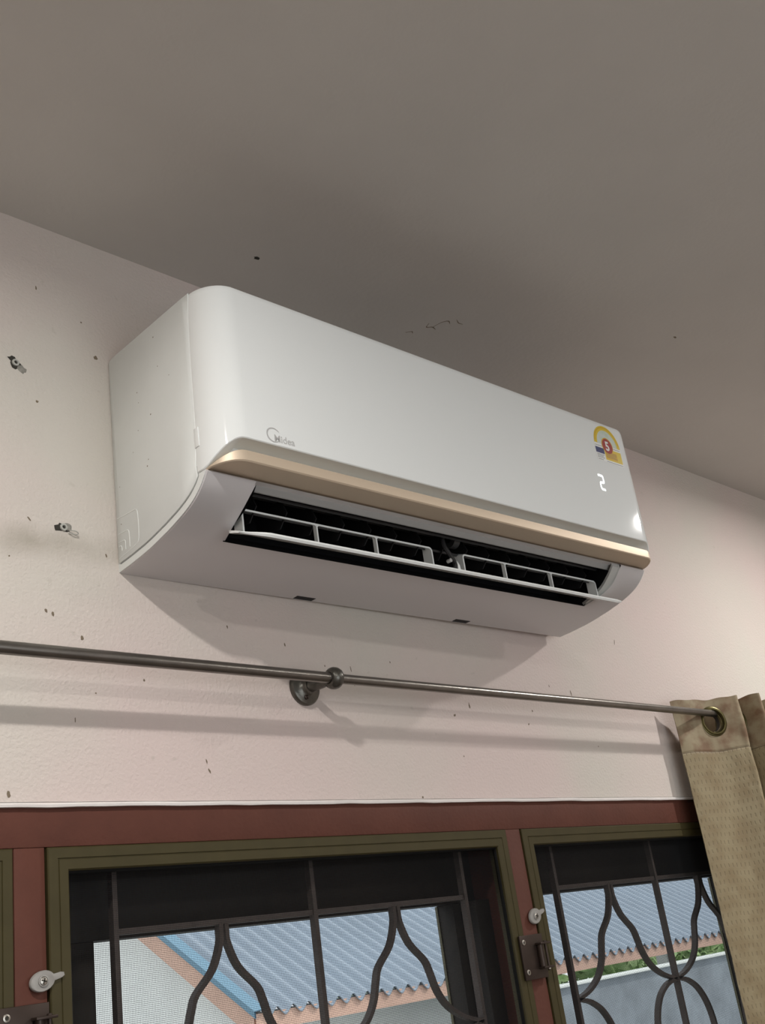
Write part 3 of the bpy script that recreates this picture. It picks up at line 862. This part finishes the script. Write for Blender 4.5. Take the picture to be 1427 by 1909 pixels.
# ================================================================== CURTAIN ROD
RY_, RZ_ = -0.0566, 0.3212
rod = thing('curtain_rod', 'long pewter curtain rod under the air conditioner on a round wall bracket', 'curtain rod', (0.8897, 0, 0.324))
def rl(p): return (p[0] - 0.8897, p[1], p[2] - 0.324)
bm = tube(bmesh.new(), [rl((XL + 0.15, RY_, RZ_)), rl((0.884, RY_, RZ_))], 0.0067, 24)
obj('rod_tube', bm, 'steel', rod, sharp=0.9)
bm = tube(bmesh.new(), [rl((0.884, RY_, RZ_)), rl((2.95, RY_, RZ_))], 0.0060, 24)
obj('rod_tube', bm, 'steel', rod, sharp=0.9)
def bracket(x):
    bx = x - 0.8897
    b = obj('bracket_plate', lathe(bmesh.new(), ((0, .0225), (.0035, .0228), (.0060, .0212), (.0072, .0175), (.0085, .0120), (.0115, .0092), (.0150, .0085)), (bx, 0, 0), (0, -1, 0), 32), 'pewter', rod)
    obj('bracket_arm', tube(bmesh.new(), smooth_path([(bx, -0.012, -0.0005), (bx, -0.022, -0.003), (bx, -0.036, -0.0035), (bx, -0.050, -0.0025)], 4), [0.0085, 0.0075, 0.0068, 0.0062, 0.0060] + [0.0058] * 8, 14), 'pewter', b)
    prof = [(-.0088, .0072), (-.0082, .0098), (-.0055, .0122), (-.002, .0134), (.002, .0134), (.0055, .0122), (.0082, .0098), (.0088, .0072)]
    obj('bracket_ring', lathe(bmesh.new(), prof, (bx, RY_, RZ_ - 0.324), (1, 0, 0), 28), 'pewter', b)
    for dz, dx in ((-0.0135, -0.004), (0.0135, 0.004)):
        obj('bracket_screw', lathe(bmesh.new(), ((0.005, .0032), (.0090, .0031), (.0100, .0018), (.0092, .0012), (.0092, 0)), (bx + dx, 0, dz), (0, -1, 0), 12), 'hinge', b)
bracket(0.8897)
bracket(-1.30)
bracket(2.90)
for x in (XL + 0.15, 2.95):
    obj('rod_finial', lathe(bmesh.new(), ((-.014, 0), (-.012, .008), (-.004, .014), (.004, .014), (.012, .008), (.014, 0)), rl((x, RY_, RZ_)), (1, 0, 0), 20), 'pewter', rod)

# ================================================================== CURTAIN
cur = thing('curtain', 'beige eyelet curtain with small woven dashes hanging at the right of the windows', 'curtain', (1.709, RY_, 0.346))
CZT, CZB = 0.3465, -1.0
knots = [(1.7090, -0.0250), (1.7240, -0.0325), (1.7820, -0.0566), (1.8130, -0.0800), (1.8240, -0.0900), (1.8300, -0.0880), (1.8330, -0.0740), (1.8380, -0.0350), (1.8415, -0.0130), (1.8460, -0.0065), (1.8495, -0.0180), (1.8530, -0.0640),
         (1.8560, -0.1020), (1.8590, -0.1150), (1.8650, -0.1100), (1.8760, -0.0660), (1.8930, -0.0230), (1.9080, -0.0165), (1.9250, -0.0300), (1.9420, -0.0760), (1.9530, -0.0960), (1.9640, -0.0900), (1.9730, -0.0600), (1.9860, -0.0230),
         (1.9980, -0.0200), (2.0120, -0.0450), (2.0300, -0.0880), (2.0420, -0.0960), (2.0520, -0.0800), (2.0700, -0.0300), (2.0820, -0.0200), (2.0960, -0.0420), (2.1180, -0.0900), (2.1300, -0.0960), (2.1420, -0.0760), (2.1620, -0.0300), (2.1800, -0.0220)]
path = smooth_path([(x, y, 0) for x, y in knots], 12)
arc = [0.0]
for a, b in zip(path, path[1:]): arc.append(arc[-1] + (b - a).length)
zs = [CZT - 0.0033 * k for k in range(26)] + [CZT - 0.0870, CZT - 0.0890, CZT - 0.0905, CZT - 0.0920, CZT - 0.0945, CZT - 0.097] + [CZT - 0.097 - 0.04 * k for k in range(1, 31)]
bm = bmesh.new()
uvl = bm.loops.layers.uv.new('UVMap')
rows = []
for j, z in enumerate(zs):
    row = []
    for i, p in enumerate(path):
        t = path[min(i + 1, len(path) - 1)] - path[max(i - 1, 0)]
        n = Vector((t.y, -t.x, 0)).normalized()
        dip = -0.0012 if z == CZT - 0.0905 else 0.0                    # stitched seam under the heading
        wz = 0.0012 * math.sin(arc[i] * 61) + 0.0008 * math.sin(arc[i] * 143) * min(1.0, max(0.0, (z - CZT + 0.10) / 0.1))
        sag = 0.004 * sstep((z - 0.1) / -0.8)
        q = p + n * (dip + 0.0008 * math.sin(arc[i] * 90 + z * 70) + sag * math.sin(arc[i] * 25 + z * 4))
        row.append((bm.verts.new((q.x - 1.709, q.y - RY_, z + wz - 0.346)), (arc[i], z)))
    rows.append(row)
EY = (1.7820, -0.0566, 0.3065)
EYELETS = [(1.7820, -0.0566, 0.089, -0.0475)] + [(x, RY_, tx, ty) for (x, tx, ty) in ((1.8352, 0.006, 0.039), (1.8525, 0.0035, -0.046), (1.8793, 0.016, 0.043), (1.9350, 0.017, -0.046),
           (1.9745, 0.013, 0.037), (2.0165, 0.018, -0.043), (2.0605, 0.018, 0.05), (2.1030, 0.022, -0.048), (2.1500, 0.02, 0.046))]
def in_eyelet(q):
    c = sum((v.co for v in q), Vector()) / 4
    for (ex, ey, tx, ty) in EYELETS:
        t = Vector((tx, ty, 0)).normalized()
        d = c - Vector((ex - 1.709, ey - RY_, EY[2] - 0.346))
        if abs(d.dot(Vector((t.y, -t.x, 0)))) < 0.012 and math.hypot(d.dot(t), d.z) < 0.0212: return True
    return False
for j in range(len(zs) - 1):
    for i in range(len(path) - 1):
        q = [rows[j][i], rows[j][i + 1], rows[j + 1][i + 1], rows[j + 1][i]]
        if zs[j] > 0.27 and in_eyelet([v for v, _ in q]): continue
        f = bm.faces.new([v for v, _ in q])
        for lp, (_, uv) in zip(f.loops, q): lp[uvl].uv = uv
cloth = obj('cloth', bm, 'curtain', cur, sharp=1.5)
sm = cloth.modifiers.new('thickness', 'SOLIDIFY'); sm.thickness = 0.0012; sm.offset = 0
# eyelets: rolled rings where the rod passes each fold flank
def eyelet(x, y, tx, ty):
    c = Vector((x - 1.709, y - RY_, EY[2] - 0.346))
    t = Vector((tx, ty, 0)).normalized()
    n = Vector((t.y, -t.x, 0))
    if n.x > 0: n = -n
    e = obj('eyelet', lathe(bmesh.new(), ((-.0022, .0262), (.0016, .0266), (.0030, .0256), (.0034, .0240), (.0046, .0228), (.0046, .0206), (.0022, .0192), (.0008, .0186), (-.0012, .0186), (-.0016, .0178), (-.007, .0176), (-.007, .0230)), c, n, 36), 'brass', cur)
    bm = lathe(bmesh.new(), ((-.007, .0178), (-.018, .0182)), c, n, 30)
    obj('eyelet_shade_sleeve', bm, 'chip_dark', e)  # dark sleeve added behind the ring to deepen the hole's shade
for ey_ in EYELETS: eyelet(*ey_)

# ================================================================== INSECT SCREENS, GRILLES, SASHES
def mitred_frame(parent, x0, x1, z0, z1, w, y0, y1, m):
    """four rails with mitred ends, each its own mesh, stepped profile"""
    prof = [(0.0, y1), (0.0, y0 + 0.0012), (0.0012, y0), (w * 0.46, y0), (w * 0.485, y0 + 0.0010), (w * 0.515, y0 + 0.0010), (w * 0.54, y0), (w - 0.0015, y0), (w, y0 + 0.0015), (w, y1)]
    corners = [(x0, z0, 1, 1), (x1, z0, -1, 1), (x1, z1, -1, -1), (x0, z1, 1, -1)]
    for k in range(4):
        a, b = corners[k], corners[(k + 1) % 4]
        bm = bmesh.new()
        rows = loft(bm, [[(c[0] + c[2] * t, y, c[1] + c[3] * t) for t, y in prof] for c in (a, b)], closed=True)
        bm.faces.new(rows[0]); bm.faces.new(rows[1][::-1])
        o = obj('frame_rail', bm, m, parent, sharp=0.3)
def screen_mesh_bm(w, h, pitch=0.00178, t=0.00030):
    verts, faces = [], []
    def strip(p, q, nx, nz):
        b = len(verts)
        h_ = t / 2
        for (x, z) in (p, q):
            verts.extend([(x + nx * h_, 0, z + nz * h_), (x, -h_, z), (x - nx * h_, 0, z - nz * h_), (x, h_, z)])
        for k in range(4): faces.append((b + k, b + (k + 1) % 4, b + 4 + (k + 1) % 4, b + 4 + k))
    n = int(w / pitch)
    for i in range(n + 1): strip((pitch * i, 0), (pitch * i, h), 1, 0)
    n = int(h / pitch)
    for i in range(n + 1): strip((0, pitch * i), (w, pitch * i), 0, 1)
    me = bpy.data.meshes.new('mesh')
    me.from_pydata(verts, [], faces)
    me.materials.append(M['mesh'])
    return me
FW = 0.0225
SZ0, SZ1 = Z_SILL + 0.003, 0.1450
mesh_me = None
names = ['olive framed insect screen at the left edge, mostly outside the picture',
         'olive framed insect screen in the middle below the air conditioner',
         'olive framed insect screen on the right, partly behind the curtain']
for k, x0 in enumerate(scr):
    t = thing('insect_screen', names[k], 'window screen', (x0, 0, SZ0), group='olive framed insect screens')
    mitred_frame(t, 0.0008, SCR_W - 0.0008, 0, SZ1 - SZ0, FW, -0.0010, 0.016, 'olive')
    if mesh_me is None: mesh_me = screen_mesh_bm(SCR_W - 2 * FW + 0.004, SZ1 - SZ0 - 2 * FW + 0.004)
    o = bpy.data.objects.new('mesh', mesh_me); COL.objects.link(o)
    o.parent = t; o.location = (FW - 0.002, 0.0095, FW - 0.002); o['kind'] = 'stuff'
    bm = bmesh.new()
    a = FW - 0.0006
    q = [(a, a), (SCR_W - a, a), (SCR_W - a, SZ1 - SZ0 - a), (a, SZ1 - SZ0 - a), (a, a)]
    for p, r in zip(q, q[1:]): tube(bm, [(p[0], 0.0065, p[1]), (r[0], 0.0065, r[1])], 0.0033, 8)
    obj('spline_cord', bm, 'rubber', t)

# wrought iron grilles between screen and outer sash
node = [(.0035, .062), (.0040, .055), (.0052, .042), (.0170, .017), (.0400, -.005), (.0470, -.020), (.0550, -.042), (.0710, -.062), (.0980, -.0775), (.1290, -.0862)]
oval = [(.002, -.0868), (.020, -.0895), (.036, -.0945), (.056, -.107), (.072, -.129), (.0800, -.157), (.0805, -.19), (.0805, -.24)]
gl = ['brown iron window grille with wavy bars behind the left screen', 'brown iron window grille with wavy bars behind the middle screen', 'brown iron window grille with oval and wavy bars behind the right screen']
GY0, GY1 = 0.0255, 0.0345
for k, x0 in enumerate(scr):
    b0 = x0 + 0.0880 if k != 2 else x0 + 0.0935
    t = thing('window_grille', gl[k], 'grille', (b0, 0.03, SZ0), group='iron window grilles behind the screens')
    zz = SZ0
    def R_(pts, w, ya=GY0, yb=GY1, name='scroll_bar'):
        return obj(name, ribbon(bmesh.new(), [(p[0], p[1] - zz) for p in pts], w, ya - 0.03, yb - 0.03), 'iron', t, sharp=0.5)
    bars = [0.0, 0.2648, 0.5296]
    for bx in bars:
        R_([(bx, 0.140), (bx, -0.84)], 0.0058, name='upright_bar')
    R_([(-0.002, 0.0640), (0.5316, 0.0640)], 0.0058, GY0 + 0.002, GY1 - 0.001, 'cross_bar')
    R_([(-0.002, -0.545), (0.5316, -0.545)], 0.0058, GY0 + 0.002, GY1 - 0.001, 'cross_bar')
    for nx in (0.1324, 0.3972):
        for s in (-1, 1):
            P = [(nx + s * p.x, p.y) for p in smooth_path([(a, b, 0) for a, b in node], 4)]
            R_(P, 0.0050)
            R_([(x, -0.48 - z) for x, z in P], 0.0050)
    for bx in bars:
        for s in (-1, 1):
            if (bx == 0.0 and s < 0) or (bx > 0.5 and s > 0): continue
            P = [(bx + s * p.x, p.y) for p in smooth_path([(a, b, 0) for a, b in oval], 4)]
            P = P + [(x, -0.48 - z) for x, z in reversed(P[:-1])]
            R_(P, 0.0050)

# outer window frames (dark timber): top rail and stiles set behind the grille
for k, x0 in enumerate(scr):
    bm = nbox(x0 + 0.001, x0 + SCR_W - 0.001, 0.075, 0.110, 0.0605, 0.1450, bev=0.001)
    w = struct(obj('window_%d' % (k + 1), bm, 'sash'), 'dark timber outer window frame behind the screen')
    obj('window_stile', nbox(x0 + 0.001, x0 + 0.0915, 0.075, 0.110, Z_SILL, 0.0605, bev=0.001), 'sash', w)
    r = SCR_W + x0
    if k == 2: r += 0.019
    s = obj('window_stile', nbox(r - 0.030, r - 0.001, 0.050, 0.080, Z_SILL, 0.0605, bev=0.001), 'sash', w)
    obj('window_stile', nbox(r - 0.0440, r - 0.001, 0.080, 0.112, Z_SILL, 0.0605, bev=0.001), 'sash', w)
    obj('stile_edge', nbox(r - 0.0452, r - 0.0425, 0.1085, 0.1125, Z_SILL, 0.0600), 'sash_edge', s)
    obj('window_sill', nbox(x0 + 0.001, x0 + SCR_W - 0.001, 0.050, 0.118, Z_SILL, Z_SILL + 0.05), 'sash', w)

# white turn buttons that hold the screens
def turn_button(x, z, rot, label, rx=0.0125, rz=0.0092, turned=False):
    t = thing('turn_button', label, 'turn button', (x, -0.0005, z), (0, rot, 0), 'plastic turn buttons holding the screens')
    bm = bmesh.new()
    out = []
    n = 40
    for k in range(n):
        a = 2 * PI * k / n
        px, pz = rx * math.cos(a), rz * math.sin(a)
        if abs(a) < 0.42 or abs(a - 2 * PI) < 0.42:
            continue
        out.append((px, pz))
    tip = rx + 0.0098
    tab = [(rx * 0.95, -0.0030), (tip - 0.003, -0.0026), (tip, -0.0014), (tip, 0.0014), (tip - 0.003, 0.0026), (rx * 0.95, 0.0030)]
    outline = tab + out
    secs = []
    for sc_, y in ((1.0, 0.0), (1.0, -0.0024), (0.93, -0.0034)):
        secs.append([(px * sc_ if px < rx else px - (1 - sc_) * 0.01, y, pz * sc_) for px, pz in outline])
    rows = loft(bm, secs, closed=True)
    bm.faces.new(rows[-1]); bm.faces.new(rows[0][::-1])
    obj('button_body', bm, 'clear', t, sharp=0.9)
    obj('button_boss', lathe(bmesh.new(), ((0.0030, .0052), (.0046, .0050), (.0050, .0040), (.0040, .0036)), (0, 0, 0), (0, -1, 0), 24), 'clear', t)
    s = obj('screw', lathe(bmesh.new(), ((0.0030, .0036), (.0048, .0034), (.0054, .0018), (.0055, 0)), (0, 0, 0), (0, -1, 0), 20), 'screw', t)
    for a in (0.5, 0.5 + PI / 2):
        bm = nbox(-0.0026, 0.0026, -0.0059, -0.0050, -0.0005, 0.0005)
        bmesh.ops.rotate(bm, verts=bm.verts[:], cent=(0, 0, 0), matrix=Matrix.Rotation(a, 3, 'Y'))
        obj('screw_slot', bm, 'chip_dark', s)
turn_button(0.5320, 0.0266, -0.20, 'milky white oval turn button with cross screw on the left red post', 0.0125, 0.0090)
turn_button(1.2600, 0.0288, -0.32, 'milky white round turn button on the red post between middle and right screens', 0.0125, 0.0098)

# dark bronze pivot hinges
def hinge(x, z, label):
    t = thing('hinge', label, 'hinge', (x, -0.002, z), (0, 0, 0), 'bronze hinges of the screens')
    obj('hinge_plate', nbox(-0.018, 0.030, -0.0030, 0.0002, -0.0275, 0.0275, bev=0.0006), 'hinge', t)
    for z_ in (0.0150, -0.0150):
        bm = bmesh.new()
        box(bm, 0.0120, 0.0330, -0.0135, -0.0025, z_ - 0.0014, z_ + 0.0014, bev=0.0007)
        l = obj('hinge_lug', bm, 'hinge', t)
        obj('lug_rivet', lathe(bmesh.new(), ((0.0014, .0026), (.0028, .0024), (.0034, 0)), (0.0270, -0.0085, z_), (0, 0, 1 if z_ > 0 else -1), 12), 'screw' if z_ < 0 else 'hinge', l)
    obj('hinge_pin', tube(bmesh.new(), [(0.0270, -0.0085, 0.0165), (0.0270, -0.0085, -0.0195)], 0.0019, 12), 'hinge', t)
    obj('hinge_knuckle', tube(bmesh.new(), [(0.0180, -0.0060, 0.0135), (0.0180, -0.0060, -0.0135)], 0.0042, 14), 'hinge', t)
    for z_ in (0.0190, -0.0180):
        s = obj('screw', lathe(bmesh.new(), ((0.0028, .0036), (.0042, .0034), (.0046, .0020), (.0036, .0016), (.0036, 0)), (-0.0115, 0, z_), (0, -1, 0), 16), 'screw', t)
        obj('screw_recess', lathe(bmesh.new(), ((0.0040, .0016), (.0040, 0)), (-0.0115, 0, z_), (0, -1, 0), 10), 'chip_dark', s)
hinge(1.2335, -0.0212, 'dark bronze pin hinge on the frame between middle and right screens')
hinge(0.5070, -0.0190, 'dark bronze pin hinge at the lower left corner of the picture')

# ================================================================== OUTSIDE
house = thing('neighbour_house', 'neighbouring house with blue corrugated roof and orange fascia seen through the screens', 'house', (4.65, 5.0, -4.2))
HZ = 4.2
PITCH = math.radians(30)
EZ = -0.165
def roof_z(y): return EZ + (y - 5.0) * math.tan(PITCH)
bm = bmesh.new()
p = 0.132
secs = []
n = int(13.0 / p * 10)
for i in range(n + 1):
    x = 0.02 + i * p / 10
    w = 0.026 * math.cos(2 * PI * x / p)
    secs.append([(x, yy, roof_z(yy + 5.0) + HZ + w - 0.0012 * x) for yy in (-0.04, 0.8, 1.6, 2.4, 3.2)])
loft(bm, secs)
rf = obj('roof_sheet', bm, 'roof', house, sharp=3)
sm = rf.modifiers.new('thickness', 'SOLIDIFY'); sm.thickness = 0.006
bm = bmesh.new()
loft(bm, [[(-0.06, y, roof_z(y + 5) + HZ + 0.022), (0.03, y, roof_z(y + 5) + HZ + 0.028), (0.03, y, roof_z(y + 5) + HZ + 0.02), (-0.05, y, roof_z(y + 5) + HZ + 0.02), (-0.05, y, roof_z(y + 5) + HZ - 0.02), (-0.06, y, roof_z(y + 5) + HZ - 0.02)] for y in (-0.05, 3.2)], closed=True)
obj('verge_flashing', bm, 'roof_edge', house)
bm = bmesh.new()
loft(bm, [[(-0.045, y, roof_z(y + 5) + HZ - 0.018), (0.0, y, roof_z(y + 5) + HZ - 0.018), (0.0, y, roof_z(y + 5) + HZ - 0.16), (-0.045, y, roof_z(y + 5) + HZ - 0.16)] for y in (-0.02, 3.2)], closed=True)
obj('barge_board', bm, 'orange', house)
obj('fascia_board', prism(bmesh.new(), [(-0.02, EZ + HZ - 0.025), (-0.02, EZ + HZ - 0.125), (0.02, EZ + HZ - 0.125), (0.02, EZ + HZ - 0.025)], 'x', -0.03, 13), 'orange', house)
bm = bmesh.new()                                    # gable wall
prism(bm, [(0.35, 0.0), (0.35, roof_z(5.35) + HZ - 0.06), (3.2, roof_z(8.2) + HZ - 0.06), (6.5, roof_z(5.0) + HZ), (6.5, 0.0)], 'x', 0.18, 0.30)
obj('gable_wall', bm, 'housewall', house)
obj('eave_wall', nbox(0.30, 2.35, 0.35, 0.47, 0.0, EZ + HZ - 0.03), 'housewall', house)
obj('soffit_board', nbox(0.0, 13.0, 0.0, 0.40, EZ + HZ - 0.118, EZ + HZ - 0.105), 'housewall', house)
for xx in (5.2, 8.2, 11.4):
    obj('porch_post', nbox(xx, xx + 0.12, 0.30, 0.42, 0.0, EZ + HZ - 0.14), 'housewall', house)
fence = thing('boundary_wall', 'dark grey cement boundary wall with pale coping in front of the house', 'wall', (5.75, 4.0, -4.2))
obj('wall_face', nbox(0, 9, 0, 0.12, 0, 4.2 - 0.328), 'fence', fence)
obj('coping', nbox(-0.03, 9, -0.03, 0.15, 4.2 - 0.328, 4.2 - 0.312, bev=0.003), 'coping', fence)
def tree(x, y, zc, r, label, n=1500):
    t = thing('tree', label, 'tree', (x, y, -4.2), group='trees beyond the house')
    obj('trunk', tube(bmesh.new(), [(0, 0, 0), (0.05, 0.02, 1.5), (0, 0, zc + 4.2)], [0.14, 0.10, 0.05], 10), 'bark', t)
    bm = bmesh.new()
    for k in range(n):
        v = Vector((random.gauss(0, 1), random.gauss(0, 1), random.gauss(0, 1))).normalized() * r * random.uniform(0.45, 1.0)
        c = Vector((v.x * 1.25, v.y, v.z * 0.85 + zc + 4.2))
        a = Vector((random.uniform(-1, 1), random.uniform(-1, 1), random.uniform(-1, 1))).normalized()
        b = a.orthogonal().normalized()
        s = random.uniform(0.08, 0.16)
        bm.faces.new([bm.verts.new(c + a * s * 1.6), bm.verts.new(c + b * s * 0.6), bm.verts.new(c - a * s * 1.6), bm.verts.new(c - b * s * 0.6)])
    o = obj('crown', bm, 'leaf', t)
    o['kind'] = 'stuff'
tl = ['leafy green tree under the orange fascia, leftmost of the row beyond the house', 'leafy green tree beyond the house, second from the left of the row',
      'leafy green tree beyond the house, third from the left of the row', 'leafy green tree beyond the house, farthest right of the row by the curtain']
for k, (x, y) in enumerate(((12.4, 10.6), (16.4, 11.2), (20.2, 11.8), (24.4, 12.4))):
    tree(x, y, -1.0, 1.5, tl[k])
struct(obj('floor_outside', nbox(-20, 60, 0.4, 60, -4.4, -4.2), 'ground'), 'ground outside')
